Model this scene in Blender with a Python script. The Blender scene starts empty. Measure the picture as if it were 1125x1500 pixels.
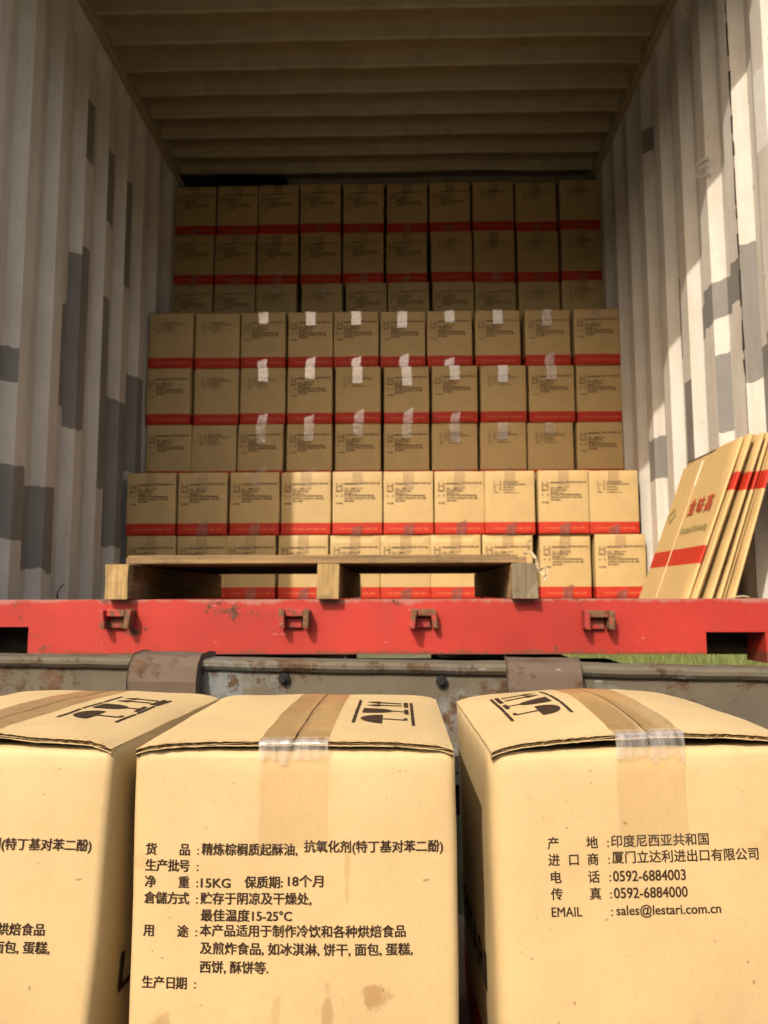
import bpy, math, random
from mathutils import Vector, Matrix
from mathutils import noise as mnoise
R = math.radians
random.seed(7)
scene = bpy.context.scene
COL = scene.collection
Z0 = 1.5            # height of the lens above the ground; every z below is written relative to it
F, PITCH, YAW = 1137.0, R(6.1), R(1.386)

# ------------------------------------------------------------------ camera, sky, sun, exposure
cd = bpy.data.cameras.new('camera')
cam = bpy.data.objects.new('camera', cd); COL.objects.link(cam)
cd.sensor_fit = 'HORIZONTAL'; cd.sensor_width = 36.0; cd.lens = 36.0 * F / 1125
cd.clip_start = 0.02; cd.clip_end = 500
cd.dof.use_dof = True; cd.dof.focus_distance = 0.60; cd.dof.aperture_fstop = 22.0
cam.location = (0, 0, Z0)
cam.rotation_euler = (R(90) + PITCH, R(0.12), YAW)
scene.camera = cam

SUN = Vector((0.45, 1.0, -0.965)).normalized()      # the way the light travels
sun_el = math.asin(-SUN.z)
sd = bpy.data.lights.new('sun', 'SUN'); sd.energy = 2.1; sd.angle = R(0.6); sd.color = (1.0, 0.94, 0.84)
sun = bpy.data.objects.new('sun', sd); COL.objects.link(sun)
sun.rotation_euler = SUN.to_track_quat('-Z', 'Y').to_euler(); sun.location = (-3, -6, 8)
world = bpy.data.worlds.new('World'); scene.world = world; world.use_nodes = True
wn = world.node_tree
for n in list(wn.nodes): wn.nodes.remove(n)
sky = wn.nodes.new('ShaderNodeTexSky'); sky.sky_type = 'NISHITA'; sky.sun_disc = False
sky.sun_elevation = sun_el; sky.sun_rotation = math.atan2(-SUN.x, -SUN.y)
sky.air_density = 1.0; sky.dust_density = 3.0; sky.ozone_density = 1.0
bg = wn.nodes.new('ShaderNodeBackground'); bg.inputs[1].default_value = 0.15
wo = wn.nodes.new('ShaderNodeOutputWorld')
wb = wn.nodes.new('ShaderNodeMix'); wb.data_type = 'RGBA'; wb.blend_type = 'MULTIPLY'; wb.inputs[0].default_value = 1.0
wb.inputs[7].default_value = (1.10, 0.965, 0.80, 1)      # warm white balance of the photograph
wn.links.new(sky.outputs[0], wb.inputs[6]); wn.links.new(wb.outputs[2], bg.inputs[0]); wn.links.new(bg.outputs[0], wo.inputs[0])
scene.view_settings.view_transform = 'Standard'; scene.view_settings.look = 'None'
scene.view_settings.gamma = 1.0; scene.view_settings.exposure = 0.98
scene.cycles.max_bounces = 6; scene.cycles.diffuse_bounces = 1; scene.cycles.transparent_max_bounces = 12
scene.cycles.use_denoising = True

# ------------------------------------------------------------------ materials
def inp(n, *names):
    for k in names:
        if k in n.inputs: return n.inputs[k]
class NT:
    def __init__(s, name):
        s.m = bpy.data.materials.new(name); s.m.use_nodes = True
        s.t = s.m.node_tree; s.b = s.t.nodes['Principled BSDF']; s.out = s.t.nodes['Material Output']
        s.tc = s.n('ShaderNodeTexCoord')
    def n(s, t, **kw):
        x = s.t.nodes.new(t)
        for k, v in kw.items(): setattr(x, k, v)
        return x
    def l(s, a, b): s.t.links.new(a, b)
    def vec(s, scale, coord='Object', loc=(0, 0, 0)):
        mp = s.n('ShaderNodeMapping'); mp.inputs['Scale'].default_value = scale; mp.inputs['Location'].default_value = loc
        s.l(s.tc.outputs[coord], mp.inputs[0]); return mp.outputs[0]
    def noise(s, scale, detail=4, rough=0.6, vec=None):
        x = s.n('ShaderNodeTexNoise'); x.inputs['Scale'].default_value = scale
        x.inputs['Detail'].default_value = detail; x.inputs['Roughness'].default_value = rough
        s.l(vec if vec is not None else s.tc.outputs['Object'], x.inputs['Vector']); return x.outputs['Fac']
    def ramp(s, fac, a, b, lo=0.0, hi=1.0):
        x = s.n('ShaderNodeMapRange'); x.inputs[1].default_value = a; x.inputs[2].default_value = b
        x.inputs[3].default_value = lo; x.inputs[4].default_value = hi
        s.l(fac, x.inputs[0]); return x.outputs[0]
    def mix(s, fac, a, b, mode='MIX'):
        x = s.n('ShaderNodeMix', data_type='RGBA', blend_type=mode)
        for i, v in ((0, fac), (6, a), (7, b)):
            if isinstance(v, (int, float)): x.inputs[i].default_value = v
            elif isinstance(v, tuple): x.inputs[i].default_value = (*v[:3], 1)
            else: s.l(v, x.inputs[i])
        return x.outputs[2]
    def math(s, op, a, b=0.0):
        x = s.n('ShaderNodeMath', operation=op)
        for i, v in ((0, a), (1, b)):
            if isinstance(v, (int, float)): x.inputs[i].default_value = v
            else: s.l(v, x.inputs[i])
        return x.outputs[0]
    def col(s, c):
        if isinstance(c, tuple): s.b.inputs['Base Color'].default_value = (*c, 1)
        else: s.l(c, s.b.inputs['Base Color'])
    def bump(s, h, strength=0.3, dist=0.001):
        x = s.n('ShaderNodeBump'); x.inputs['Strength'].default_value = strength; x.inputs['Distance'].default_value = dist
        s.l(h, x.inputs['Height']); s.l(x.outputs[0], s.b.inputs['Normal'])
    def rough(s, v, spec=None, metal=None):
        if isinstance(v, (int, float)): s.b.inputs['Roughness'].default_value = v
        else: s.l(v, s.b.inputs['Roughness'])
        if spec is not None: inp(s.b, 'Specular IOR Level', 'Specular').default_value = spec
        if metal is not None: s.b.inputs['Metallic'].default_value = metal

KRAFT = (0.55, 0.395, 0.19)
def card_mat(name, base, stains=(), varied=False):
    k = NT(name)
    c = tuple(v * 0.86 for v in base)
    n1 = k.noise(9, 4); n2 = k.noise(300, 4, 0.75, k.vec((1, 1, 0.45)))
    out = k.mix(k.ramp(n1, 0.3, 0.7), base, c)
    out = k.mix(k.ramp(k.noise(48, 8, 0.75), 0.48, 0.72, 0, 0.28), out, tuple(v * q for v, q in zip(base, (0.80, 0.72, 0.60))))
    dk = tuple(v * 0.72 for v in base)
    out = k.mix(k.ramp(n2, 0.54, 0.78, 0, 0.6), out, dk)
    n3 = k.noise(60, 2, 0.5, k.vec((1, 1, 0.12)))           # faint vertical fibres over the flutes
    out = k.mix(k.ramp(n3, 0.55, 0.85, 0, 0.20), out, dk)
    spk = k.noise(230, 1, 0.4)
    out = k.mix(k.ramp(spk, 0.775, 0.80, 0, 0.5), out, (0.12, 0.06, 0.03))
    for (x, z, rx, rz, a) in stains:                         # grease marks with a shape of their own
        sx = k.n('ShaderNodeSeparateXYZ'); k.l(k.tc.outputs['Object'], sx.inputs[0])
        dx = k.math('DIVIDE', k.math('SUBTRACT', sx.outputs[0], x), rx)
        dz = k.math('DIVIDE', k.math('SUBTRACT', sx.outputs[2], z), rz)
        d = k.math('SQRT', k.math('ADD', k.math('MULTIPLY', dx, dx), k.math('MULTIPLY', dz, dz)))
        d = k.math('ADD', d, k.math('MULTIPLY', k.math('SUBTRACT', k.noise(120, 4), 0.5), 2.2))
        out = k.mix(k.ramp(d, 0.75, 1.25, a, 0.0), out, (0.26, 0.13, 0.035))
    if varied:
        oi = k.n('ShaderNodeObjectInfo')
        out = k.mix(k.ramp(oi.outputs['Random'], 0, 1, 0, 0.30), out, tuple(v * 0.78 for v in base))
    k.col(out); k.rough(0.62, 0.5)
    w = k.n('ShaderNodeTexWave', wave_type='BANDS', bands_direction='X'); w.inputs['Scale'].default_value = 46
    k.l(k.tc.outputs['Object'], w.inputs['Vector'])
    h = k.math('ADD', k.math('MULTIPLY', w.outputs['Fac'], 0.05), k.math('ADD', k.math('MULTIPLY', n2, 0.35), k.math('MULTIPLY', n1, 1.5)))
    k.bump(h, 0.35, 0.0012)
    return k.m
def band_mat():
    k = NT('red_ink_band')
    sx = k.n('ShaderNodeSeparateXYZ'); k.l(k.tc.outputs['Object'], sx.inputs[0])
    z = k.math('ABSOLUTE', k.math('SUBTRACT', sx.outputs[2], 0.027))
    line = k.ramp(z, 0.0035, 0.0055, 1, 0)
    lim = k.ramp(k.math('ABSOLUTE', sx.outputs[0]), 0.086, 0.090, 1, 0)
    mk = k.ramp(k.noise(150, 2, 0.6, k.vec((1, 1, 0.6))), 0.47, 0.52, 0, 0.6)
    f = k.math('MULTIPLY', k.math('MULTIPLY', line, lim), mk)
    base = k.mix(k.ramp(k.noise(30), 0.35, 0.7), (0.50, 0.035, 0.012), (0.42, 0.022, 0.010))
    k.col(k.mix(f, base, (0.62, 0.16, 0.06))); k.rough(0.6, 0.3)
    return k.m
def plain(name, c, rough=0.7, spec=0.3, metal=0.0, var=0.2, scale=20, bump=0.15):
    k = NT(name); n = k.noise(scale, 5)
    k.col(k.mix(k.ramp(n, 0.3, 0.7), c, tuple(v * (1 - var) for v in c))); k.rough(rough, spec, metal)
    if bump: k.bump(n, bump, 0.002)
    return k.m
def tape_mat(nm='clear_packing_tape', fmin=0.13, tint=(0.965, 0.93, 0.87, 1), whiteness=0.05):
    k = NT(nm)
    tr = k.n('ShaderNodeBsdfTransparent'); tr.inputs[0].default_value = tint
    gl = k.n('ShaderNodeBsdfGlossy'); gl.inputs['Roughness'].default_value = 0.16; gl.inputs[0].default_value = (1, 0.94, 0.86, 1)
    df = k.n('ShaderNodeBsdfDiffuse'); df.inputs[0].default_value = (0.85, 0.78, 0.70, 1)
    lw = k.n('ShaderNodeLayerWeight'); lw.inputs[0].default_value = 0.35
    bp = k.n('ShaderNodeBump'); bp.inputs['Strength'].default_value = 0.5; bp.inputs['Distance'].default_value = 0.002
    k.l(k.noise(26, 5, 0.65, k.vec((2.2, 1, 1))), bp.inputs['Height']); k.l(bp.outputs[0], gl.inputs['Normal'])
    k.l(k.mix(k.ramp(lw.outputs['Fresnel'], 0.25, 0.75), tint[:3], tuple(v * q for v, q in zip(tint, (0.82, 0.76, 0.66)))), tr.inputs[0])
    m0 = k.n('ShaderNodeMixShader')
    k.l(k.ramp(k.noise(9, 5, 0.7, k.vec((14, 1, 2.0))), 0.38, 0.66, whiteness * 0.25, whiteness * 2.0), m0.inputs[0])
    k.l(tr.outputs[0], m0.inputs[1]); k.l(df.outputs[0], m0.inputs[2])
    m1 = k.n('ShaderNodeMixShader')
    k.l(k.ramp(lw.outputs['Fresnel'], 0, 1, fmin, 0.42), m1.inputs[0]); k.l(m0.outputs[0], m1.inputs[1]); k.l(gl.outputs[0], m1.inputs[2])
    k.l(m1.outputs[0], k.out.inputs[0])
    return k.m
def paint_rust(name, c, rust, amount=0.6, scale=7, grime=0.3, rough=0.4, rough_rust=0.85, extra=None, edge=None):
    k = NT(name)
    n = k.noise(scale, 8, 0.68); n2 = k.noise(scale * 5, 6, 0.7); st = k.noise(18, 4, 0.6, k.vec((1, 1, 0.10)))
    base = k.mix(k.ramp(k.noise(3, 4), 0.35, 0.65), c, tuple(v * (1 - grime) for v in c))
    if extra: base = k.mix(k.ramp(k.noise(5.5, 7, 0.7), 0.53, 0.60), base, extra)
    base = k.mix(k.ramp(st, 0.55, 0.75, 0, 0.35), base, tuple(v * 0.5 + r * 0.3 for v, r in zip(c, rust)))
    mask = k.ramp(k.math('ADD', k.math('MULTIPLY', n, 0.75), k.math('MULTIPLY', n2, 0.25)), amount, amount + 0.05)
    rc = k.mix(k.ramp(n2, 0.35, 0.65), rust, tuple(v * 0.45 for v in rust))
    scr = k.ramp(k.noise(40, 2, 0.5, k.vec((0.5, 1, 2.5))), 0.72, 0.74, 0, 0.5)
    base = k.mix(scr, base, tuple(min(1, v * 0.6 + 0.25) for v in c))
    if edge:
        sx = k.n('ShaderNodeSeparateXYZ'); k.l(k.tc.outputs['Object'], sx.inputs[0])
        nn = k.math('MULTIPLY', k.math('SUBTRACT', k.noise(14, 7, 0.75), 0.5), 0.05)
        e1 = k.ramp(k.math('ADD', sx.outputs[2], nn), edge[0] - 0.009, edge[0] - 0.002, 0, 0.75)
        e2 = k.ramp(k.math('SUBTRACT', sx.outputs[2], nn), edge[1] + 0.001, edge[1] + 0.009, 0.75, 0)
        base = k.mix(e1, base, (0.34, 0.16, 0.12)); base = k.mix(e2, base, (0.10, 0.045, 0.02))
        scf = k.ramp(k.noise(9, 8, 0.8, k.vec((1, 1, 0.5))), 0.62, 0.66, 0, 0.45)
        base = k.mix(scf, base, (0.40, 0.10, 0.075))
    k.col(k.mix(mask, base, rc)); k.rough(k.ramp(mask, 0, 1, rough, rough_rust), 0.4)
    k.bump(k.math('ADD', k.math('MULTIPLY', n2, 0.5), mask), 0.5, 0.0015)
    return k.m

def wall_mat(name, c, patchy):
    k = NT(name)
    n = k.noise(5, 6, 0.65); st = k.noise(14, 6, 0.7, k.vec((1, 1, 0.10)))
    out = k.mix(k.ramp(n, 0.35, 0.7), c, tuple(v * 0.84 for v in c))
    out = k.mix(k.ramp(st, 0.48, 0.72, 0, 0.6), out, tuple(v * q for v, q in zip(c, (0.66, 0.60, 0.52))))
    if patchy:
        chip = k.ramp(k.noise(46, 6, 0.7, k.vec((1, 1, 0.6))), 0.665, 0.69)
        out = k.mix(chip, out, (0.20, 0.16, 0.12))
        rust = k.ramp(k.noise(24, 6, 0.7, k.vec((1, 1, 1), loc=(3, 4, 1))), 0.70, 0.73)
        out = k.mix(rust, out, (0.16, 0.06, 0.03))
    k.col(out); k.rough(0.55, 0.35); k.bump(k.noise(12, 4), 0.25, 0.006)
    return k.m

M_card = card_mat('kraft_cardboard', KRAFT)
M_cardfar = card_mat('kraft_cardboard_stock', (0.58, 0.39, 0.16), varied=True)
M_cardst = card_mat('kraft_cardboard_stained', KRAFT, stains=(
    (0.058, 0.122, 0.009, 0.007, 0.6), (-0.089, 0.101, 0.008, 0.007, 0.45), (0.025, 0.108, 0.0035, 0.018, 0.45),
    (-0.01, 0.112, 0.003, 0.010, 0.22), (0.052, 0.092, 0.006, 0.004, 0.22), (0.038, 0.205, 0.002, 0.02, 0.25),
    (-0.050, 0.2195, 0.0012, 0.0008, 1.0), (0.048, 0.222, 0.0010, 0.0008, 0.8), (-0.108, 0.208, 0.006, 0.005, 0.18)))
M_cardrt = card_mat('kraft_cardboard_scuffed', KRAFT, stains=((0.085, 0.215, 0.016, 0.012, 0.16), (-0.07, 0.06, 0.012, 0.02, 0.16), (0.02, 0.085, 0.003, 0.02, 0.18), (-0.02, 0.235, 0.0014, 0.0010, 0.8), (0.06, 0.14, 0.0012, 0.0010, 0.8)))
M_core = plain('raw_corrugated_edge', (0.56, 0.37, 0.18), 0.9, 0.1, var=0.5, scale=150)
M_band = band_mat()
M_ink = plain('black_print_ink', (0.050, 0.026, 0.014), 0.7, 0.2, var=0.5, scale=60, bump=0)
M_inkf = plain('faint_print_ink', (0.17, 0.10, 0.045), 0.75, 0.2, var=0.4, scale=60, bump=0)
M_redink = plain('red_print_ink', (0.50, 0.07, 0.03), 0.7, 0.2, bump=0)
M_greenink = plain('green_print_ink', (0.28, 0.25, 0.08), 0.7, 0.2, bump=0)
M_tape = tape_mat(); M_tapenear = tape_mat('brownish_packing_tape', 0.03, (0.99, 0.965, 0.915, 1), 0.02); M_tapeglare = tape_mat('painted_glare_tape', 0.10, (0.97, 0.95, 0.92, 1), 0.18)  # last one paints the glare at the tape bend as diffuse white
M_white = wall_mat('cream_container_paint', (0.68, 0.62, 0.53), True)
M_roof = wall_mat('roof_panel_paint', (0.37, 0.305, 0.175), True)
M_grey = wall_mat('grey_touch_up_and_rib_shade', (0.25, 0.232, 0.205), True)  # also paints in the shade of some wall rib slopes
M_pale = plain('bright_white_patch_paint', (0.82, 0.78, 0.70), 0.6, var=0.1)
M_sealant = plain('black_seam_sealant', (0.03, 0.025, 0.02), 0.8, var=0.4)
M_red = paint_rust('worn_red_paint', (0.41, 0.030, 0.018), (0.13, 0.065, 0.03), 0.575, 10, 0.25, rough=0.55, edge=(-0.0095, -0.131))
M_redrust = paint_rust('rusted_red_bracket_paint', (0.42, 0.04, 0.03), (0.20, 0.10, 0.045), 0.47, 22, 0.3, rough=0.6)
M_rail = paint_rust('weathered_grey_blue_steel', (0.14, 0.115, 0.075), (0.12, 0.065, 0.03), 0.52, 11, 0.40, rough=0.8, extra=(0.16, 0.17, 0.165))
M_hinge = paint_rust('brown_oxidised_steel', (0.125, 0.085, 0.058), (0.13, 0.065, 0.03), 0.54, 12, 0.35, rough=0.8)
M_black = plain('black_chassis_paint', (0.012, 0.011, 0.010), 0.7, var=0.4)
M_rubber = plain('tyre_rubber', (0.02, 0.02, 0.02), 0.85)
M_deck = plain('bed_plywood', (0.12, 0.085, 0.05), 0.8, var=0.5, scale=8)

def wood_mat(name, c, axis):
    k = NT(name); sc = [30, 30, 30]; sc[axis] = 1.6
    g = k.noise(3, 8, 0.7, k.vec(tuple(sc))); n = k.noise(14, 5)
    out = k.mix(k.ramp(g, 0.35, 0.65), c, tuple(v * 0.45 for v in c))
    out = k.mix(k.ramp(n, 0.55, 0.70, 0, 0.85), out, (0.10, 0.07, 0.04))
    k.col(out); k.rough(0.75, 0.3); k.bump(g, 0.6, 0.002); return k.m
M_woodx = wood_mat('weathered_pine_board', (0.31, 0.195, 0.085), 0)
M_woody = wood_mat('weathered_pine_stringer', (0.42, 0.28, 0.13), 1)
M_woodend = wood_mat('end_grain_pine', (0.46, 0.30, 0.12), 2)
M_woodold = wood_mat('greyed_pine_end', (0.24, 0.185, 0.11), 2)
def grass_mat():
    k = NT('grass_blade'); n = k.noise(2.2, 4)
    k.col(k.mix(k.ramp(n, 0.35, 0.65), (0.095, 0.14, 0.025), (0.20, 0.20, 0.06))); k.rough(0.6, 0.3); return k.m
def ground_mat():
    k = NT('meadow_soil'); n = k.noise(1.3, 8); n2 = k.noise(25, 6)
    c = k.mix(k.ramp(n, 0.4, 0.6), (0.06, 0.085, 0.02), (0.13, 0.12, 0.05))
    k.col(k.mix(k.ramp(n2, 0.45, 0.7), c, (0.16, 0.13, 0.08))); k.rough(0.9, 0.2); k.bump(n2, 0.8, 0.03); return k.m
M_grass, M_ground = grass_mat(), ground_mat()

# ------------------------------------------------------------------ mesh helpers
class MB:
    def __init__(s): s.v = []; s.f = []; s.m = []
    def add(s, verts, faces, mi=0, M=None):
        o = len(s.v)
        s.v += [tuple(M @ Vector(p)) if M is not None else tuple(p) for p in verts]
        s.f += [tuple(i + o for i in f) for f in faces]; s.m += [mi] * len(faces); return s
    def box(s, x0, x1, y0, y1, z0, z1, mi=0, M=None, jit=0.0):
        j = lambda: random.uniform(-jit, jit)
        v = [(x + j(), y + j(), z + j()) for x in (x0, x1) for y in (y0, y1) for z in (z0, z1)]
        f = [(0, 1, 3, 2), (4, 6, 7, 5), (0, 4, 5, 1), (2, 3, 7, 6), (0, 2, 6, 4), (1, 5, 7, 3)]
        return s.add(v, f, mi, M)
    def grid(s, fn, nu, nv, mi=0):
        v = [fn(i / nu, j / nv) for j in range(nv + 1) for i in range(nu + 1)]
        w = nu + 1
        return s.add(v, [(j * w + i, j * w + i + 1, (j + 1) * w + i + 1, (j + 1) * w + i) for j in range(nv) for i in range(nu)], mi)
    def prism(s, poly, y0, y1, mi=0, M=None):          # polygon in x,z extruded along y
        n = len(poly)
        v = [(x, y0, z) for x, z in poly] + [(x, y1, z) for x, z in poly]
        f = [tuple(range(n)), tuple(range(2 * n - 1, n - 1, -1))] + [(i, i + n, (i + 1) % n + n, (i + 1) % n) for i in range(n)]
        return s.add(v, f, mi, M)
    def cyl(s, c, r, length, axis='x', n=20, mi=0):
        v = []
        for e in (0, length):
            for i in range(n):
                a = 2 * math.pi * i / n; p, q = r * math.cos(a), r * math.sin(a)
                v.append({'x': (c[0] + e, c[1] + p, c[2] + q), 'y': (c[0] + p, c[1] + e, c[2] + q), 'z': (c[0] + p, c[1] + q, c[2] + e)}[axis])
        return s.add(v, [tuple(range(n))[::-1], tuple(range(n, 2 * n))] + [(i, (i + 1) % n, (i + 1) % n + n, i + n) for i in range(n)], mi)
    def mesh(s, name, mats, smooth=False):
        me = bpy.data.meshes.new(name); me.from_pydata(s.v, [], s.f)
        for m in (mats if isinstance(mats, (list, tuple)) else [mats]): me.materials.append(m)
        me.polygons.foreach_set('material_index', s.m)
        if smooth: me.polygons.foreach_set('use_smooth', [True] * len(s.f))
        me.update()
        return me
    def build(s, name, mats, parent=None, smooth=False, loc=None, bevel=0):
        o = link(name, s.mesh(name, mats, smooth), parent)
        if loc is not None: o.location = loc
        if bevel:
            b = o.modifiers.new('bevel', 'BEVEL'); b.width = bevel; b.segments = 2; b.limit_method = 'ANGLE'
        return o
def link(name, data, parent=None):
    o = bpy.data.objects.new(name, data); COL.objects.link(o)
    if parent: o.parent = parent
    return o
def tag(o, label=None, cat=None, group=None, kind=None):
    if label: o['label'] = label
    if cat: o['category'] = cat
    if group: o['group'] = group
    if kind: o['kind'] = kind
    return o
def thing(name, label, cat, loc, rot=(0, 0, 0), group=None):
    o = link(name, None); o.location = (loc[0], loc[1], loc[2] + Z0); o.rotation_euler = rot
    o.empty_display_size = 0.1
    return tag(o, label, cat, group)
def ray(px, py):                                         # view direction of a photo pixel, used while measuring sizes
    r, u = (px - 562.5) / F, (750 - py) / F
    fw, up = math.cos(PITCH) - math.sin(PITCH) * u, math.sin(PITCH) + math.cos(PITCH) * u
    return Vector((r * math.cos(YAW) - fw * math.sin(YAW), r * math.sin(YAW) + fw * math.cos(YAW), up))
def on_y(px, py, y): d = ray(px, py); return d * (y / d.y)
def on_x(px, py, x): d = ray(px, py); return d * (x / d.x)
def fnoise(x, y=0.0, z=0.0): return mnoise.noise(Vector((x, y, z)))

# ------------------------------------------------------------------ printed text as mesh (x right, z up, facing -y)
_dg = bpy.context.evaluated_depsgraph_get
def text_mesh(items, name, mat, res=2):
    """items: (string, x0, x1, baseline z, char height, weight); every run is fitted to its width"""
    mb = MB()
    for (s, x0, x1, zb, h, wgt) in items:
        c = bpy.data.curves.new('run', 'FONT'); c.body = s; c.resolution_u = res; c.fill_mode = 'FRONT'
        
        o = bpy.data.objects.new('run', c); COL.objects.link(o)
        me = bpy.data.meshes.new_from_object(o.evaluated_get(_dg()))
        if len(me.vertices):
            xs = [v.co.x for v in me.vertices]; a, b = min(xs), max(xs)
            sx = (x1 - x0) / max(b - a, 1e-6)
            if len(s) == 1 and ord(s) > 0x3000: sx = h * 0.97; x0 += (a - 0.06) * h
            for q, (ox_, oz_) in enumerate(((0, 0),) if wgt < 0.01 else ((-wgt * 0.4, -wgt * 0.3), (wgt * 0.4, -wgt * 0.3), (wgt * 0.4, wgt * 0.3), (-wgt * 0.4, wgt * 0.3))):
                mb.add([(x0 + (v.co.x - a) * sx + ox_ * h, -q * 0.00006, zb + (v.co.y + oz_) * h) for v in me.vertices], [tuple(p.vertices) for p in me.polygons])
        bpy.data.objects.remove(o); bpy.data.curves.remove(c); bpy.data.meshes.remove(me)
    return mb.mesh(name, mat)

W, D, H = 0.229, 0.262, 0.286
S = 1 / 2083.0
def PX(x): return (x - 429.5) * S                        # sizes read off the nearest carton's face
def PZ(y): return H - (y - 1096) * S * 0.945
def itemsA():
    L = []
    def run(t, x0, x1, y, w=0.058): L.append((t, PX(x0), PX(x1), PZ(y + 7), 18.0 * S, w))
    def lab(t, y):
        xs = {2: (213, 263), 4: (213, 230, 247, 263)}[len(t)]
        for ch, x in zip(t, xs): run(ch, x, x + 15.5, y)
        run(':', 289, 292, y, 0.0)
    lab('货品', 1246); run('精炼棕榈质起酥油,', 296, 436, 1245); run('抗氧化剂(特丁基对苯二酚)', 446, 648, 1240)
    lab('生产批号', 1270)
    lab('净重', 1294); run('15KG', 296, 339, 1294); run('保质期:', 360, 415, 1293); run('18个月', 423, 474, 1291)
    lab('倉儲方式', 1318); run('贮存于阴凉及干燥处,', 296, 457, 1317)
    run('最佳温度15-25°C', 297, 429, 1342)
    lab('用途', 1366); run('本产品适用于制作冷饮和各种烘焙食品', 296, 593, 1364)
    run('及煎炸食品, 如冰淇淋, 饼干, 面包, 蛋糕,', 297, 603, 1390)
    run('西饼, 酥饼等.', 297, 396, 1417)
    lab('生产日期', 1441)
    return L
def itemsB():
    L = []; off = -530 + 0                                # this print sits 76 px in from its own left edge
    ox = 722 - 195
    def run(t, x0, x1, y, w=0.036, h=18.5): L.append((t, PX(x0 - ox), PX(x1 - ox), PZ(y + 7), h * S, w))
    for t, xs, y in (('产地', (799, 856), 1236), ('进口商', (799, 828, 856), 1261), ('电话', (800, 856), 1287), ('传真', (801, 857), 1312)):
        for ch, x in zip(t, xs): run(ch, x, x + 16, y)
    for y in (1236, 1261, 1287, 1312, 1338): run(':', 886, 889, y, 0.0)
    run('印度尼西亚共和国', 892, 1036, 1235); run('厦门立达利进出口有限公司', 892, 1108, 1259)
    run('0592-6884003', 892, 998, 1287, h=21); run('0592-6884000', 892, 999, 1312, h=21)
    run('EMAIL', 800, 844, 1338, 0.03, 19); run('sales@lestari.com.cn', 894, 1046, 1337, h=19)
    return L
ME_A = text_mesh(itemsA(), 'product_print', M_ink, 3)
ME_B = text_mesh(itemsB(), 'importer_print', M_ink, 3)
ME_Af = text_mesh(itemsA(), 'product_print_stock', M_inkf, 1)
ME_Bf = text_mesh(itemsB(), 'importer_print_stock', M_inkf, 1)

# ------------------------------------------------------------------ cartons
def carton_body(seed, w=W, d=D, h=H, rad=0.006, bulge=0.004, n=14, nz=18, fold=0.006, band=True, sag=0.0):
    """four walls with rounded upright edges, the top fold and the inner minor flaps; red band in the lowest 55 mm"""
    mb = MB(); hw, hd = w / 2, d / 2
    prof = []
    for (cx, cy, a0) in ((hw - rad, -hd + rad, -90), (hw - rad, hd - rad, 0), (-hw + rad, hd - rad, 90), (-hw + rad, -hd + rad, 180)):
        for k in range(5):
            a = R(a0 + 90 * k / 4); prof.append((cx + rad * math.cos(a), cy + rad * math.sin(a)))
        nx = {-90: (hw - rad, hd - rad, hw, hw)}.get(a0)
        # points along the following straight side
        a1 = a0 + 90
        sx, sy = prof[-1]
        ex, ey = {0: (hw, hd - rad), 90: (-hw + rad, hd), 180: (-hw, -hd + rad), 270: (hw - rad, -hd)}[a1]
        for k in range(1, n): prof.append((sx + (ex - sx) * k / n, sy + (ey - sy) * k / n))
    zs = [0.0, 0.012, 0.03, 0.055, 0.0551] + [0.055 + (h - fold - 0.055) * k / nz for k in range(1, nz + 1)]
    np_ = len(prof)
    def bul(x, y, z):
        t = max(0, math.sin(math.pi * min(1, z / h))) ** 0.7
        ux, uy = max(0, 1 - (abs(x) / hw) ** 2), max(0, 1 - (abs(y) / hd) ** 2)
        nn = fnoise(x * 14 + seed * 7, y * 14, z * 14) * 0.0012
        dx = (math.copysign(1, x) * bulge * uy * t + nn) if abs(x) > hw - rad else 0
        dy = (math.copysign(1, y) * bulge * ux * t + nn) if abs(y) > hd - rad else 0
        return (x + dx, y + dy, z)
    verts = [bul(x, y, z) for z in zs for x, y in prof]
    for k in range(1, 4):                                 # rolled top edge
        a = R(90 * k / 3); ins = fold * (1 - math.cos(a)) * 0.7; z = h - fold + fold * math.sin(a)
        for x, y in prof:
            sc = (1 - ins / hw, 1 - ins / hd)
            wob = fnoise(x * 30 + seed, y * 30, 3) * 0.0014
            verts.append((x * sc[0], y * sc[1], z + wob - (sag * max(0, 1 - (x / hw) ** 2) if y < 0 else 0)))
    zs2 = len(zs) + 3
    for j in range(zs2 - 1):
        mi = 1 if (band and j < 3) else 0
        mb.add([], [])
        for i in range(np_):
            a, b = j * np_ + i, j * np_ + (i + 1) % np_
            mb.f.append((a, b, b + np_, a + np_)); mb.m.append(mi)
    mb.v = verts
    mb.f.append(tuple(range(np_))[::-1]); mb.m.append(0)
    mb.f.append(tuple(range((zs2 - 1) * np_, zs2 * np_))); mb.m.append(0)
    return mb
def stock_body(seed, sag=0.0):
    return carton_body(seed, 0.2235, 0.262, 0.286, 0.004, 0.0035, 6, 7, 0.003, True, sag)

def face_off(x, z, hw, h, bulge, seed=None, hd=0.131):
    t = max(0, math.sin(math.pi * min(1, max(0, z / h)))) ** 0.7
    y = bulge * max(0, 1 - (abs(x) / hw) ** 2) * t
    if seed is not None: y -= fnoise(x * 14 + seed * 7, -hd * 14, z * 14) * 0.0012
    return y
def conform(me, name, hw, h, bulge, seed, gap, tilt_z=0.0):
    c = me.copy(); c.name = name
    for v in c.vertices: v.co.y = v.co.y - face_off(v.co.x, v.co.z + tilt_z, hw, h, bulge, seed) - gap
    return c
ME_Af = conform(ME_Af, 'product_print_stock', 0.118, 0.286, 0.0035, None, 0.0016, 0.012)
ME_Bf = conform(ME_Bf, 'importer_print_stock', 0.118, 0.286, 0.0035, None, 0.0016, 0.012)
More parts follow.
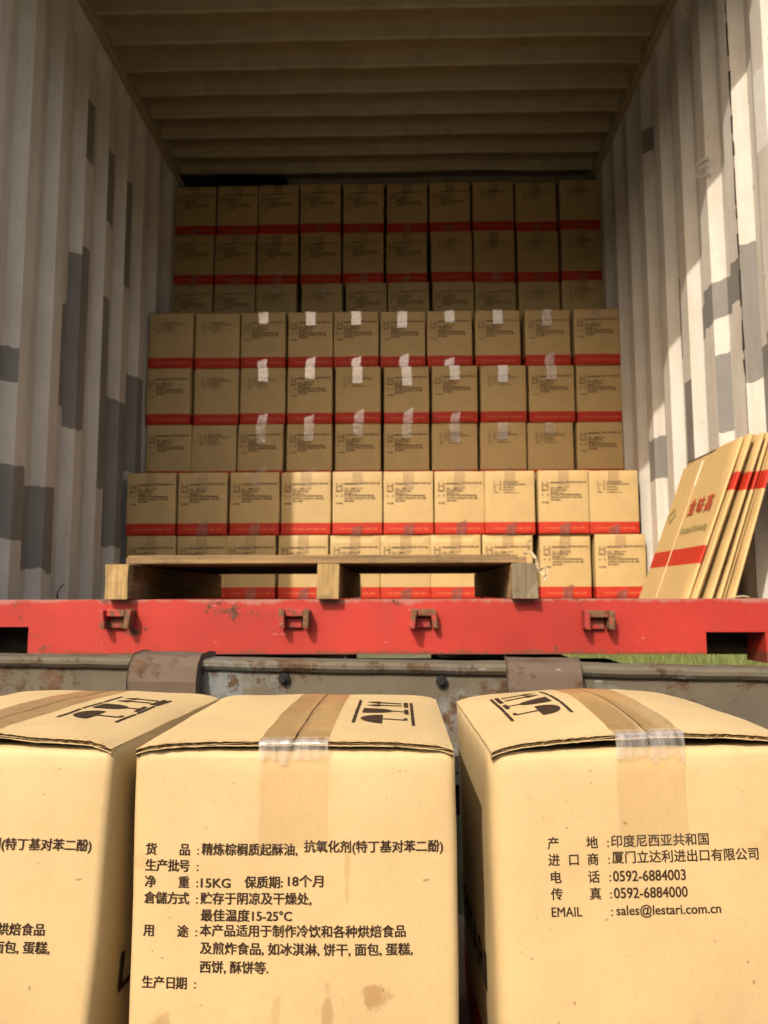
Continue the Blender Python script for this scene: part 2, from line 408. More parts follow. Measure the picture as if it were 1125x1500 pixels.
# stock cartons: shared meshes
FAR_BODIES = [stock_body(i).mesh('carton_wall', [M_cardfar, M_band], True) for i in range(5)]
FAR_SAG = [stock_body(20 + i, 0.012).mesh('carton_wall', [M_cardfar, M_band], True) for i in range(2)]
for me in FAR_BODIES + FAR_SAG:
    pass
def far_flaps(seed):
    mb = MB(); hw, hd = 0.108, 0.128
    for sgn in (-1, 1):
        def fn(u, v, sgn=sgn):
            x = sgn * (0.0008 + (hw - 0.0008) * u); y = -hd + 2 * hd * v
            return (x, y, 0.2868 + 0.003 * (1 - u) + 0.0015 * fnoise(x * 20 + seed, y * 20))
        mb.grid(fn, 5, 4)
    return mb.mesh('flap', M_cardfar)
ME_FLAPS = far_flaps(3)
def tape_strip(seed, top, low=None):
    """tape on the front: a tongue down from the top seam and, below, one up from the bottom seam"""
    mb = MB(); y = -0.131 - 0.0045
    if top:
        ln, tilt = top
        def fn(u, v): x = -0.024 + 0.048 * u + tilt * v * 0.02; return (x, y - 0.0008 + 0.0004 * fnoise(x * 40, v * 3, seed), 0.2865 - ln * v)
        mb.grid(fn, 6, 10)
    if low:
        ln, off = low
        def fn2(u, v): x = off - 0.023 + 0.046 * u + 0.004 * v; return (x, y - 0.0008 + 0.0007 * fnoise(x * 60, v * 5, seed + 9), 0.001 + ln * v * (0.8 + 0.3 * u))
        mb.grid(fn2, 6, 8)
    return mb.mesh('tape', M_tape, True)
ME_TAPES = [(tape_strip(i, t_), tape_strip(i, None, l_)) for i, (t_, l_) in enumerate((
    ((0.070, 0.1), (0.050, 0.0)), ((0.085, -0.15), (0.062, 0.004)), ((0.060, 0.1), (0.040, -0.004)), ((0.095, 0.2), (0.070, 0.006))))]

ORD = ['first', 'second', 'third', 'fourth', 'fifth', 'sixth', 'seventh', 'eighth', 'ninth', 'tenth']
PRINTS = {'A': 'long text', 'B': 'short text'}
def stock_row(edges, ytop, ybot, yfront, z, prints, where, group, tapes='0000000000', sag=()):
    for i, e in enumerate(edges):
        cx = (on_y(e[0], (ytop + ybot) / 2, yfront).x + on_y(e[1], (ytop + ybot) / 2, yfront).x) / 2
        side = f"{ORD[i]} from left" if i < 5 else (f"{ORD[9 - i]} from right" if i < 9 else 'rightmost')
        if i == 0: side = 'leftmost'
        t = thing('carton', f"carton with {PRINTS[prints[i]]}, {side}, {where}", 'carton',
                  (cx, yfront + 0.1355 + random.uniform(-0.010, 0.010), z), (0, 0, R(random.uniform(-1.5, 1.5))), group)
        b = link('carton_wall', random.choice(FAR_SAG if i in sag else FAR_BODIES), t)
        fl = link('flap', ME_FLAPS, t)
        if i in sag: fl.location.z = -0.004
        p = link('printed_text', ME_Af if prints[i] == 'A' else ME_Bf, t)
        p.location = (0.002 if prints[i] == 'A' else 0.0, -0.131, 0.012); p.scale = (0.95, 1, 1)
        if tapes[i] != '-':
            for q, me in enumerate(ME_TAPES[int(tapes[i])]):
                if q == 0 or random.random() < 0.78: link('tape', me, t)
ZF = -0.02                                                 # container floor
LH = 0.2875
GF, GM, GBK = 'cartons in the low front stack', 'cartons in the middle stack', 'cartons in the dark rear stack'
YF, YM, YB = 3.46, 3.76, 4.10
e_f1 = [(186, 257), (262, 332), (336, 410), (413, 484), (488, 560), (565, 634), (637, 709), (712, 783), (790, 863), (866, 934)]
e_f0 = [(186, 256), (260, 330), (334, 402), (409, 480), (485, 555), (558, 628), (631, 705), (708, 780), (791, 868), (873, 947)]
e_m2 = [(221, 281), (288, 349), (356, 417), (423, 486), (492, 554), (560, 622), (629, 691), (697, 763), (772, 835), (843, 908)]
e_m1 = [(216, 278), (285, 347), (352, 417), (423, 487), (493, 558), (565, 629), (635, 699), (706, 771), (777, 842), (848, 913)]
e_m0 = [(215, 278), (281, 345), (350, 415), (420, 487), (492, 557), (565, 628), (634, 700), (706, 771), (776, 841), (847, 914)]
e_b2 = [(258, 317), (320, 377), (381, 436), (442, 500), (505, 562), (570, 625), (632, 688), (695, 752), (760, 815), (823, 880)]
e_b1 = [(254, 313), (317, 373), (379, 434), (441, 500), (505, 562), (568, 626), (634, 690), (697, 753), (762, 818), (825, 883)]
e_b0 = [(252, 312), (315, 371), (377, 434), (444, 500), (509, 565), (571, 628), (636, 693), (700, 755), (763, 820), (826, 884)]
stock_row(e_f0, 783, 871, YF, ZF, 'AAAAAAAAAA', 'bottom layer of the front stack', GF, '0000100212', sag=(4, 5, 6, 7))
stock_row(e_f1, 697, 783, YF, ZF + LH, 'AAAAAAABAB', 'upper layer of the front stack', GF, '-100201-02'.replace('-', '0'))
stock_row(e_m0, 625, 705, YM, ZF + 2 * LH, 'ABAAAABBBA', 'lowest visible layer of middle stack', GM, '--3120312-')
stock_row(e_m1, 543, 625, YM, ZF + 3 * LH, 'ABBABAABAA', 'second layer down in middle stack', GM, '--0213010-')
stock_row(e_m2, 460, 543, YM, ZF + 4 * LH, 'BBAAAAAAAA', 'top layer of the middle stack', GM, '--20012012')
stock_row(e_b0, 418, 490, YB, ZF + 5 * LH, 'AABBAAAABB', 'lowest visible layer of rear stack', GBK, '2222222222')
stock_row(e_b1, 340, 418, YB, ZF + 6 * LH, 'AAAAAABBBB', 'second layer down in rear stack', GBK, '0201020120')
stock_row(e_b2, 262, 340, YB, ZF + 7 * LH, 'AAAAAAABBB', 'top layer of the dark rear stack', GBK, '2020202020')

# ------------------------------------------------------------------ the three near cartons
def near_carton(loc, rotz, roty, label, seed, prt, icon_side, rise, front_lift, body_mat, tape_len, rad=0.006, shear=0.0, bump_x=0.0, dome=0.0):
    t = thing('carton', label, 'carton', loc, (0, roty, rotz), 'cartons on the truck bed in the foreground')
    bd = carton_body(seed, W, D, H, rad, 0.0035, 18, 22, 0.007, True)
    bd.build('carton_wall', [body_mat, M_band], t, True)
    hw, hd = W / 2, D / 2
    def zt(x, v):                                         # height of the closed flaps
        u = min(1, abs(x) / hw); c = 1 - u ** 1.9
        lift = front_lift * math.exp(-((v) / 0.22) ** 2) * c
        dome = rise * c * math.sin(math.pi * (0.10 + 0.80 * v))
        return H + 0.0005 + dome + lift + 0.0010 * fnoise(x * 25 + seed, v * 6, seed) - 0.0045 * u ** 12 - 0.0012 * math.exp(-((v - 0.055) / 0.013) ** 2)
    TH = 0.0038
    for sgn in (-1, 1):
        fb = MB()
        def P(u, v, dz=0.0, inset=0.0, sgn=sgn):
            x = sgn * (0.0010 + (hw - 0.0015 - 0.0010) * u); y = -hd - 0.002 + inset + (2 * hd + 0.004) * v
            y += (0.0022 * fnoise(x * 45, seed, 5) + 0.0012 * fnoise(x * 160, seed, 7)) * (1 - v)
            return (x, y, zt(x, v) + dz)
        fb.grid(lambda u, v: P(u, v, TH), 24, 22)                                  # top liner
        fb.grid(lambda u, v: P(u, v, 0.0 - 0.0012 * max(0, fnoise(u * 9, seed, 2)) * (1 - v)), 24, 22)
        fb.grid(lambda u, v: P(u, 0.0, TH - (0.0006 + 0.0008 * max(0, fnoise(u * 25, seed, 12))) * v), 60, 1, 0)                 # cut edge of the upper liner
        fb.grid(lambda u, v: P(u, 0.0, 0.0007 * v - 0.0006 * max(0, fnoise(u * 30, seed, 8))), 60, 1, 0)
        fb.grid(lambda u, v: P(u, v, TH), 1, 1, 0)
        # back edge, seam edge and hinge edge close the board
        fb.grid(lambda u, v: P(u, 1.0, TH * v), 12, 1, 1)
        fb.grid(lambda u, v: P(0.0, u, TH * v), 12, 1, 1)
        fb.grid(lambda u, v: P(1.0, u, TH * v - 0.002 * (1 - v)), 22, 1, 0)
        fl = fb.build('flap', [body_mat, M_core], t, True)
        # fluting seen in the cut edge, crushed and uneven
        wb = MB(); N = 200
        def wv(u, v, sgn=sgn):
            a = u * (hw / 0.0072) * 2 * math.pi
            crush = 0.65 + 0.45 * fnoise(u * 7, seed, 1)
            p = P(u, 0.0, TH * 0.5 + (TH * 0.42) * crush * math.sin(a + 1.3 * fnoise(u * 12, seed)), 0.0006 + 0.014 * v + 0.0010 * fnoise(u * 40, seed, 4))
            return p
        wb.grid(wv, N, 1)
        wb.grid(lambda u, v: P(u, 0.0, TH * v, 0.0035), 60, 1)
        wb.build('flute', M_core, fl, True)
    # wall top under the flaps: minor flap folded in, a touch lower at its middle
    mf = MB()
    for y0, dirn in ((-hd + 0.004, 1), (hd - 0.004, -1)):
        mf.grid(lambda u, v: (-hw + 0.006 + (W - 0.012) * u, y0 + dirn * 0.11 * v, H - 0.0008 - 0.004 * math.sin(math.pi * u) * (1 - v * 0.3)), 16, 4)
    mf.build('inner_flap', M_core, t, True)
    # tape over the seam, round the edge and down the front
    tb = MB(); path = []
    for k in range(40):
        v = 1.0 - k / 39.0; path.append(('top', v))
    def tp(u, s):
        x = -0.0245 + 0.049 * u + bump_x
        cnt = 40 + 8 + 16
        k = s * (cnt - 1)
        ztop = zt(x, 0.0) + TH + 0.0006
        if k <= 39:
            v = 1 - k / 39.0; y = -hd - 0.0022 + (2 * hd + 0.004) * v
            groove = 0.0014 * math.exp(-((x - bump_x) / 0.0016) ** 2)
            return (x, y, zt(x, v) + TH + 0.0007 + 0.0007 * abs(fnoise(x * 90, y * 14, seed)) - groove)
        if k <= 47:
            q = (k - 39) / 8
            return (x, -hd - 0.0043 - 0.0010 * math.sin(q * math.pi) - 0.0006 * fnoise(x * 150, q * 2, seed), ztop * (1 - q) + (H - 0.006) * q)
        q = (k - 47) / 16
        z = H - 0.006 - (tape_len - 0.006) * q
        return (x, -hd - 0.0008 - 0.0035 * (1 - q) ** 6 - face_off(x, z, hw, H, 0.0035, seed), z)
    tb.grid(tp, 28, 63)
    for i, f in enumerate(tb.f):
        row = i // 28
        if 38 + int(2 * fnoise(i % 28 * 0.3, seed, 2)) <= row <= 46 + int(4.5 * fnoise(i % 28 * 0.16, seed)): tb.m[i] = 1  # rows round the bend carry the painted white glare
    tb.build('tape', [M_tapenear, M_tapeglare], t, True)
    # front print
    pr = link('printed_text', conform(ME_A if prt == 'A' else ME_B, 'print', hw, H, 0.0035, seed, 0.0003), t); pr.location = (0, -hd, 0.0)
    # big side letters on both long sides, partly seen in the gaps
    for sg in (-1, 1):
        sm = link('printed_text', conform(ME_SIDE, 'side_print', hd, H, 0.0035, None, 0.0010), t); sm.rotation_euler = (0, 0, R(90) * sg)
        sm.location = (sg * hw, 0, 0.0)
    # handling marks on one top flap
    ic = MB()
    cx = icon_side * 0.062; hwI, y0, y1 = 0.024, -0.066, 0.066
    def put(poly):                                        # polygon in icon space a (along depth), b (across)
        pts = []
        for a, b in poly:
            x = cx + b; v = (a + hd) / (2 * hd); pts.append((x, a, zt(x, v) + TH + 0.0006))
        ic.add(pts, [tuple(range(len(pts)))])
    def line(a0, b0, a1, b1, wd):
        n = max(1, int(abs(a1 - a0) / 0.02)); L = math.hypot(a1 - a0, b1 - b0); nx, ny = -(b1 - b0) / L * wd / 2, (a1 - a0) / L * wd / 2
        for k in range(n):
            p, q = k / n, (k + 1) / n
            A = (a0 + (a1 - a0) * p, b0 + (b1 - b0) * p); B = (a0 + (a1 - a0) * q, b0 + (b1 - b0) * q)
            put([(A[0] - nx, A[1] - ny), (B[0] - nx, B[1] - ny), (B[0] + nx, B[1] + ny), (A[0] + nx, A[1] + ny)])
    for sgb in (-1, 1):
        for k in range(3):
            a = y0 + k * 0.044 + 0.001
            line(a, sgb * hwI, a + 0.041, sgb * hwI, 0.0026)
    # umbrella (upright towards one side), glass, two arrows
    def disc(ca, cb, ra, rb, a0=0, a1=360, n=14):
        put([(ca + ra * math.cos(R(a0 + (a1 - a0) * i / n)), cb + rb * math.sin(R(a0 + (a1 - a0) * i / n))) for i in range(n + 1)])
    s = -icon_side
    c0 = y0 + 0.022
    disc(c0, s * 0.001, 0.019, s * 0.018, 0, 180); line(c0, s * 0.001, c0 + 1e-4, -s * 0.018, 0.0030); line(c0, -s * 0.018, c0 + 0.008, -s * 0.018, 0.0030)
    c1 = y0 + 0.066
    disc(c1, s * 0.019, 0.014, s * 0.026, 180, 360); line(c1, -s * 0.006, c1 + 1e-4, -s * 0.018, 0.0032); line(c1 - 0.012, -s * 0.019, c1 + 0.012, -s * 0.019, 0.0036)
    c2 = y0 + 0.110
    for da in (-0.009, 0.009):
        line(c2 + da, -s * 0.015, c2 + da + 1e-4, s * 0.006, 0.0052)
        put([(c2 + da - 0.007, s * 0.005), (c2 + da + 0.007, s * 0.005), (c2 + da, s * 0.018)])
    line(c2 - 0.019, -s * 0.019, c2 + 0.019, -s * 0.019, 0.0040)
    ic.build('printed_symbols', M_ink, t)
    if shear:                                             # a carton pushed out of square
        for ch in [c_ for c_ in COL.objects if c_.parent == t or (c_.parent and c_.parent.parent == t)]:
            rz_ = ch.rotation_euler.z
            for v in ch.data.vertices:
                k_ = shear * (v.co.z - H)
                if abs(rz_) < 0.1: v.co.x += k_
                else: v.co.y -= k_ * (1 if rz_ > 0 else -1)
    return t
ME_SIDE = text_mesh([('L', -0.086, -0.066, 0.103, 0.040, 0.04), ('ESTARI', -0.060, 0.086, 0.103, 0.040, 0.04)], 'side_print', M_ink, 2)
ZT = -0.110
ZBOX = ZT - H - 0.004
near_carton((-0.0785, 0.566 + D / 2, ZBOX + 0.0045), R(0.3), R(0), 'foreground carton with full product text, between the other two near cartons', 31, 'A', 1, 0.005, 0.0012, M_cardst, 0.066)
near_carton((-0.3140, 0.560 + D / 2, ZBOX + 0.008), R(-2.6), R(0.6), 'leftmost tilted carton on the truck bed, cut off by the picture edge', 47, 'A', 1, 0.007, 0.0035, M_card, 0.066, shear=0.06)
near_carton((0.179, 0.578 + D / 2, ZBOX + 0.0040), R(1.5), R(-1.3), 'right-hand carton on the truck bed with importer address and phone numbers', 58, 'B', -1, 0.017, 0.0015, M_cardrt, 0.066, rad=0.013)

# ------------------------------------------------------------------ shipping container
XL, XR, Y0, Y1, ZR = -1.258, 1.082, 1.75, 7.78, 2.365
XC = (XL + XR) / 2
cont = thing('shipping_container', 'open shipping container with cream ribbed walls and a red door sill', 'container', (XC, Y0, ZF - 0.14))
OFF = Vector((-XC, -Y0, -(ZF - 0.14)))
def cpart(mb, name, mats, parent=None, smooth=False, bevel=0):
    return mb.build(name, mats, parent or cont, smooth, loc=tuple(OFF) if parent is None else None, bevel=bevel)
PIT, DEP = 0.225, 0.036
def wall(sign, x, phase, patches, name, extra=()):
    """trapezoid corrugation; strips split in z where touch-up paint and painted rib shade start and stop"""
    mb = MB(); y = Y0 + 0.12; segs = []
    cyc = (('in', 0.072), ('out', 0.038), ('deep', 0.075), ('back', 0.040))
    y = phase - PIT * math.ceil((phase - (Y0 + 0.12)) / PIT)
    k = 0
    while y < Y1:
        for nm, ln in cyc:
            a, b = y, y + ln
            xa = x + sign * (DEP if nm in ('deep', 'back') else 0); xb = x + sign * (DEP if nm in ('out', 'deep') else 0)
            if b > Y0 + 0.10: segs.append((max(a, Y0 + 0.10), b, xa, xb, nm))
            y = b
    rnd = random.Random(5 + sign)
    fine = []
    for (a, b, xa, xb, nm) in segs:
        for q in range(4):
            t0, t1 = q / 4, (q + 1) / 4
            fine.append((a + (b - a) * t0, a + (b - a) * t1, xa + (xb - xa) * t0, xb + (xa - xb) * (1 - t1), (a + b) / 2))
    for (a, b, xa, xb, mid) in fine:
        cuts = sorted([(z0, z1, mi) for (ya, yb, z0, z1, mi) in patches if ya <= mid <= yb])
        zz, last = [], ZF
        for z0, z1, mi in cuts:
            z0 = max(z0, last)
            if z1 <= z0: continue
            if z0 > last: zz.append((last, z0, 0))
            zz.append((z0, z1, mi)); last = z1
        ZW = ZR - 0.13
        zz = [(z0, min(z1, ZW), mi) for z0, z1, mi in zz if z0 < ZW]; last = zz[-1][1] if zz else last
        if last < ZW: zz.append((last, ZW, 0))
        bounds = {}
        def bz(z, side):
            if z in (ZF, ZW): return z
            return z + 0.022 * fnoise(side * 9, z * 5, sign) + 0.010 * fnoise(side * 60, z * 5, 4)
        for z0, z1, mi in zz:
            n = max(1, int((z1 - z0) / 0.15))
            for q in range(n):
                A = z0 + (z1 - z0) * q / n; B = z0 + (z1 - z0) * (q + 1) / n
                la, lb = (bz(A, a), bz(A, b)) if q == 0 else (A, A)
                ua, ub = (bz(B, a), bz(B, b)) if q == n - 1 else (B, B)
                mb.add([(xa, a, la), (xb, b, lb), (xb, b, ub), (xa, a, ua)], [(0, 1, 2, 3)], mi)
    for (a, b, xa, xb, mid) in fine:                      # ribs run out below the top rail
        mb.add([(xa, a, ZW), (xb, b, ZW), (x, b, ZR - 0.05), (x, a, ZR - 0.05)], [(0, 1, 2, 3)], 0)
        mb.add([(x, a, ZR - 0.05), (x, b, ZR - 0.05), (x, b, ZR), (x, a, ZR)], [(0, 1, 2, 3)], 0)
    return cpart(mb, name, [M_white, M_grey, M_pale])
def pat(sign, x, lst):
    out = []
    for (x0, x1, ya, yb, mi) in lst:
        a, b = on_x(x0, (ya + yb) / 2, x).y, on_x(x1, (ya + yb) / 2, x).y
        zt_, zb_ = on_x((x0 + x1) / 2, ya, x).z, on_x((x0 + x1) / 2, yb, x).z
        out.append((min(a, b), max(a, b), min(zt_, zb_), max(zt_, zb_), mi))
    return out
LP = pat(-1, XL, [(3, 30, 501, 558, 1), (-40, 36, 673, 785, 1), (40, 56, 450, 711, 1), (45, 78, 710, 834, 1), (87, 108, 432, 591, 1), (110, 122, 365, 630, 1),  # several of these grey strips paint the shade on rib slopes
    (146, 156, 430, 715, 1), (160, 182, 582, 801, 1), (183, 208, 543, 690, 1), (66, 80, 0, 52, 1), (102, 113, 80, 225, 1), (133, 146, 155, 245, 1), (158, 173, 225, 335, 1),
    (188, 200, 270, 430, 1), (92, 101, 310, 430, 1), (124, 133, 365, 450, 1), (46, 60, 345, 480, 1), (-20, 14, 355, 450, 1), (118, 128, 690, 790, 1), (208, 216, 640, 780, 1)])
RP = pat(1, XR, [(1015, 1047, 432, 487, 1), (1047, 1084, 398, 455, 1), (1085, 1099, 355, 560, 1), (1099, 1150, 492, 640, 1), (1092, 1119, 115, 232, 2),
    (1046, 1057, 522, 640, 1), (985, 1000, 400, 520, 1), (1000, 1015, 560, 700, 1), (955, 972, 640, 700, 1), (940, 955, 180, 215, 1), (930, 944, 330, 420, 1), (915, 925, 455, 560, 1)])
wall(-1, XL, 2.455, LP, 'side_wall')
wall(1, XR, 2.410, RP, 'side_wall')
# seam sealant along one rib of the right wall, in broken beads
sb = MB(); z = -0.02; rs = random.Random(3)
sb.box(XR - 0.0012, XR + 0.004, 2.4105, 2.4125, -0.01, 2.2)
while z < 2.3:
    l = rs.uniform(0.02, 0.13)
    yb = 2.410 + 0.003
    (z > 0.72 or rs.random() < 0.25) and sb.box(XR - 0.003, XR + 0.004, yb - 0.004, yb + rs.uniform(-.001, .003), z, min(2.3, z + l), jit=0.0015)
    z += l + rs.uniform(0.004, 0.06)
cpart(sb, 'weld_seam', M_sealant)
# roof: shallow ribs across the width, dented here and there
rb = MB(); RPIT = 0.172
def roof_z(s, x, y):
    t = s % 1.0
    rib = 0.0
    if t < 0.10: rib = t / 0.10
    elif t < 0.16: rib = 1.0
    elif t < 0.86: rib = (1 - (t - 0.16) / 0.70) ** 1.25
    sagc = 0.006 * fnoise(x * 1.4, y * 1.1, 4) + 0.004 * fnoise(x * 4, y * 3, 9)
    return ZR + 0.020 - 0.046 * rib + sagc
ny = int((Y1 - Y0) / RPIT) * 24
def rf(u, v):
    s = v * ny / 24; x = XL + 0.02 + (XR - XL - 0.04) * u; y = Y0 + 0.08 + s * RPIT
    y += 0.006 * fnoise(x * 1.8, y * 2.0, 2)
    return (x, y, roof_z(s, x, y))
rb.grid(rf, 40, ny)
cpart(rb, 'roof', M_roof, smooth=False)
# thin outer skin that keeps the sun off the roof sheet, top side rails, end wall, floor, header, posts
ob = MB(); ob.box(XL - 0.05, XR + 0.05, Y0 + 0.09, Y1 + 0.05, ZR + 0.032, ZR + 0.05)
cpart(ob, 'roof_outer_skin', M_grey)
for (xa, xb) in ((XL - 0.05, XL + 0.028), (XR - 0.028, XR + 0.05)):
    tr = MB(); tr.box(xa, xb, Y0 + 0.12, Y1, ZR - 0.055, ZR + 0.031); cpart(tr, 'top_rail', M_roof, bevel=0.006)
for (xa, xb) in ((XL - 0.06, XL + 0.005), (XR - 0.005, XR + 0.06)):
    tr = MB(); tr.box(xa, xb, Y0 + 0.12, Y1, ZF - 0.14, ZF + 0.002); cpart(tr, 'bottom_rail', M_grey, bevel=0.004)
ew = MB(); ew.grid(lambda u, v: (XL - 0.03 + (XR - XL + 0.06) * u, Y1 + 0.02 * (1 if int(u * 80) % 4 < 2 else 0), ZF - 0.1 + (ZR - ZF + 0.13) * v), 80, 1)
cpart(ew, 'end_wall', M_white)
flb = MB(); flb.box(XL + 0.006, XR - 0.006, Y0 + 0.10, Y1, ZF - 0.03, ZF)
for k in range(20): flb.box(XL + 0.006, XR - 0.006, Y0 + 0.25 + k * 0.3, Y0 + 0.30 + k * 0.3, ZF - 0.13, ZF - 0.031)
cpart(flb, 'floor', M_deck)
hb = MB(); hb.box(XL - 0.05, XR + 0.05, Y0 + 0.005, Y0 + 0.085, 2.268, ZR + 0.055); cpart(hb, 'door_header', M_red, bevel=0.006)
for (xa, xb) in ((XL - 0.055, XL + 0.003), (XR - 0.003, XR + 0.055)):
    pb = MB(); pb.box(xa, xb, Y0 + 0.01, Y0 + 0.119, ZF - 0.012, 2.267); cpart(pb, 'corner_post', M_grey, bevel=0.005)
# red sill beam with two notches
NZ, ZS0, ZS1 = -0.070, -0.131, -0.0095
sl = MB(); NL, NR = XC - 0.757 + 0.0, XC + 0.757
poly = [(XL - 0.06, ZS0 - 0.02), (NL - 0.13, ZS0 - 0.02), (NL - 0.13, NZ), (NL, NZ), (NL, ZS0), (NR, ZS0), (NR, NZ - 0.013), (NR + 0.13, NZ - 0.013), (NR + 0.13, ZS0 - 0.02), (XR + 0.06, ZS0 - 0.02), (XR + 0.06, ZS1), (XL - 0.06, ZS1)]
def cap(y):
    return [(x, y, z) for x, z in poly]
n = len(poly)
sl.add(cap(Y0) , [(0, 1, 2, 11), (2, 3, 11), (3, 4, 5, 6, 10, 11), (6, 7, 10), (7, 8, 9, 10)])
v = cap(Y0) + cap(Y0 + 0.10)
sl.add(v, [(i, i + n, (i + 1) % n + n, (i + 1) % n) for i in range(n)])
sl.add(cap(Y0 + 0.10), [(0, 11, 2, 1), (2, 11, 3), (3, 11, 10, 6, 5, 4), (6, 10, 7), (7, 10, 9, 8)])
sill = cpart(sl, 'door_sill', [M_red])
for (a, b, zt_) in ((NL - 0.128, NL - 0.002, NZ), (NR + 0.002, NR + 0.128, NZ - 0.013)):
    pk = MB(); pk.box(a, b, Y0 + 0.09, Y0 + 0.45, ZS0 + 0.006, zt_ - 0.002)
    o = cpart(pk, 'recess_dark_fill', M_black, sill)  # solid black block paints the dark inside the notch
for px, kind in ((175, 0), (433, 1), (620, 2), (873, 1)):
    x = on_y(px, 908, Y0).x; zc = on_y(px, 905, Y0).z - (0.004 if px > 700 else 0)
    lg = MB(); rl = random.Random(px)
    tilt = {0: 0.35, 1: 0.05, 2: -0.5}[kind]
    for sg in (-1, 1):
        sk = tilt * 0.012 * sg
        pts = [(x + sg * 0.026 - 0.006, zc - 0.021), (x + sg * 0.026 + 0.006, zc - 0.024), (x + sg * 0.027 + 0.007 + sk, zc + 0.018), (x + sg * 0.027 - 0.006 + sk, zc + 0.022)]
        lg.prism(pts, Y0 - 0.036 + 0.01 * (sg if kind == 2 else 0), Y0 - 0.001, 0)
    lg.prism([(x - 0.021, zc + 0.004), (x + 0.021, zc + 0.004), (x + 0.020, zc + 0.019), (x - 0.020, zc + 0.021)], Y0 - 0.026, Y0 - 0.001, 0)
    lg.prism([(x - 0.020, zc - 0.022), (x + 0.016, zc - 0.022), (x + 0.016, zc + 0.003), (x - 0.020, zc + 0.003)], Y0 - 0.010, Y0 - 0.001, 0)
    cpart(lg, 'lock_bracket', M_redrust, sill, bevel=0.0025)
# chalk squiggle on the right wall and a scrawl lower down
ch = MB()
def stroke(mb, pts, w, y_off=0):
    for (a, b) in zip(pts[:-1], pts[1:]):
        d = Vector(b) - Vector(a); nrm = Vector((0, -d.z, d.y)).normalized() * w / 2
        mb.add([Vector(a) - nrm, Vector(b) - nrm, Vector(b) + nrm, Vector(a) + nrm], [(0, 1, 2, 3)])
def wallpts(lst, xw): return [tuple(on_x(px, py, xw)) for px, py in lst]
stroke(ch, wallpts([(1040, 231), (1028, 236), (1019, 246), (1021, 258), (1030, 261), (1041, 252)], XR - 0.0015), 0.012)
stroke(ch, wallpts([(1024, 249), (1040, 240)], XR - 0.0015), 0.010)
cpart(ch, 'chalk_mark', M_pale)

# ------------------------------------------------------------------ trailer chassis that carries the container
tr = thing('container_trailer', 'black trailer chassis under the container, seen in the gap below the red sill', 'trailer', (XC, Y0 + 0.1, -Z0))
TO = (-XC, -(Y0 + 0.1), Z0)
m = MB(); m.box(XC - 0.70, XC + 0.62, Y0 + 0.12, Y0 + 0.30, -0.42, -0.163); m.build('rear_bolster', M_black, tr, loc=TO, bevel=0.01)
for s in (-1, 1):
    m = MB(); m.box(XC + s * 0.45 - 0.07, XC + s * 0.45 + 0.07, Y0 + 0.301, Y1 + 0.6, -0.50, -0.163); m.build('chassis_beam', M_black, tr, loc=TO)
for yy in (Y0 + 2.2, Y0 + 3.5):
    m = MB(); m.cyl((XC - 0.95, yy, -1.0), 0.07, 1.9, 'x'); m.build('axle', M_black, tr, loc=TO)
    for s in (-1, 1):
        m = MB(); m.cyl((XC + s * 0.80 - 0.15, yy, -1.0), 0.498, 0.30, 'x', 32); m.build('wheel', M_rubber, tr, loc=TO, bevel=0.03)
        m = MB(); m.cyl((XC + s * 0.80 - 0.155, yy, -1.0), 0.28, 0.31, 'x', 24); m.build('rim', M_grey, tr, loc=TO)
m = MB(); m.box(XC - 0.60, XC + 0.60, Y0 + 2.15, Y0 + 3.55, -0.62, -0.501); m.build('suspension', M_black, tr, loc=TO)
for s in (-1, 1):
    m = MB(); m.box(XC + s * 0.4 - 0.05, XC + s * 0.4 + 0.05, Y1 - 0.4, Y1 - 0.3, -1.5, -0.501); m.build('landing_leg', M_black, tr, loc=TO)

# ------------------------------------------------------------------ truck whose bed carries the near cartons
tk = thing('flatbed_truck', 'truck bed end with weathered grey-blue steel rail behind the near cartons', 'truck', (XC, 0.0, -Z0))
KO = (-XC, 0, Z0)
ZB = ZBOX + 0.004
m = MB(); m.box(XC - 1.1, XC + 1.1, -3.2, 1.02, ZB - 0.05, ZB - 0.002)
m.build('bed_floor', M_deck, tk, loc=KO)
for s in (-1, 1):
    m = MB(); m.box(XC + s * 0.42 - 0.05, XC + s * 0.42 + 0.05, -3.6, 0.98, ZB - 0.30, ZB - 0.051); m.build('chassis_beam', M_black, tk, loc=KO)
    for yy in (-1.4,):
        m = MB(); m.cyl((XC + s * 0.86 - 0.14, yy, -Z0 + 0.46), 0.458, 0.28, 'x', 32); m.build('wheel', M_rubber, tk, loc=KO, bevel=0.03)
m = MB(); m.cyl((XC - 0.9, -1.4, -Z0 + 0.46), 0.06, 1.8, 'x'); m.build('axle', M_black, tk, loc=KO)
# rear rail: a pressed channel with a rounded lip
RY = 1.13
RM = Matrix.Translation((0, RY, -0.097)) @ Matrix.Rotation(R(-5.0), 4, 'Z') @ Matrix.Rotation(R(0.55), 4, 'Y')
m = MB()
prof = [(0.0, -0.128), (0.0, -0.018), (-0.006, -0.014), (-0.010, -0.009), (-0.010, -0.004), (-0.006, 0.0), (0.0, 0.001), (0.045, 0.001), (0.050, -0.004), (0.050, -0.128), (0.046, -0.132), (0.004, -0.132)]
nx = 120
def railp(u, k):
    y, z = prof[k % len(prof)]; x = -1.25 + 2.4 * u
    return (x, y + 0.0012 * fnoise(x * 7, z * 20, 1), z + 0.002 * fnoise(x * 2.2, 0, 3) + (0.0012 * fnoise(x * 18, z * 30, 6)))
vv = [tuple(RM @ Vector(railp(i / nx, k))) for i in range(nx + 1) for k in range(len(prof))]
L_ = len(prof)
m.add(vv, [(i * L_ + k, (i + 1) * L_ + k, (i + 1) * L_ + (k + 1) % L_, i * L_ + (k + 1) % L_) for i in range(nx) for k in range(L_)])
rail = m.build('tail_rail', M_rail, tk, loc=KO)
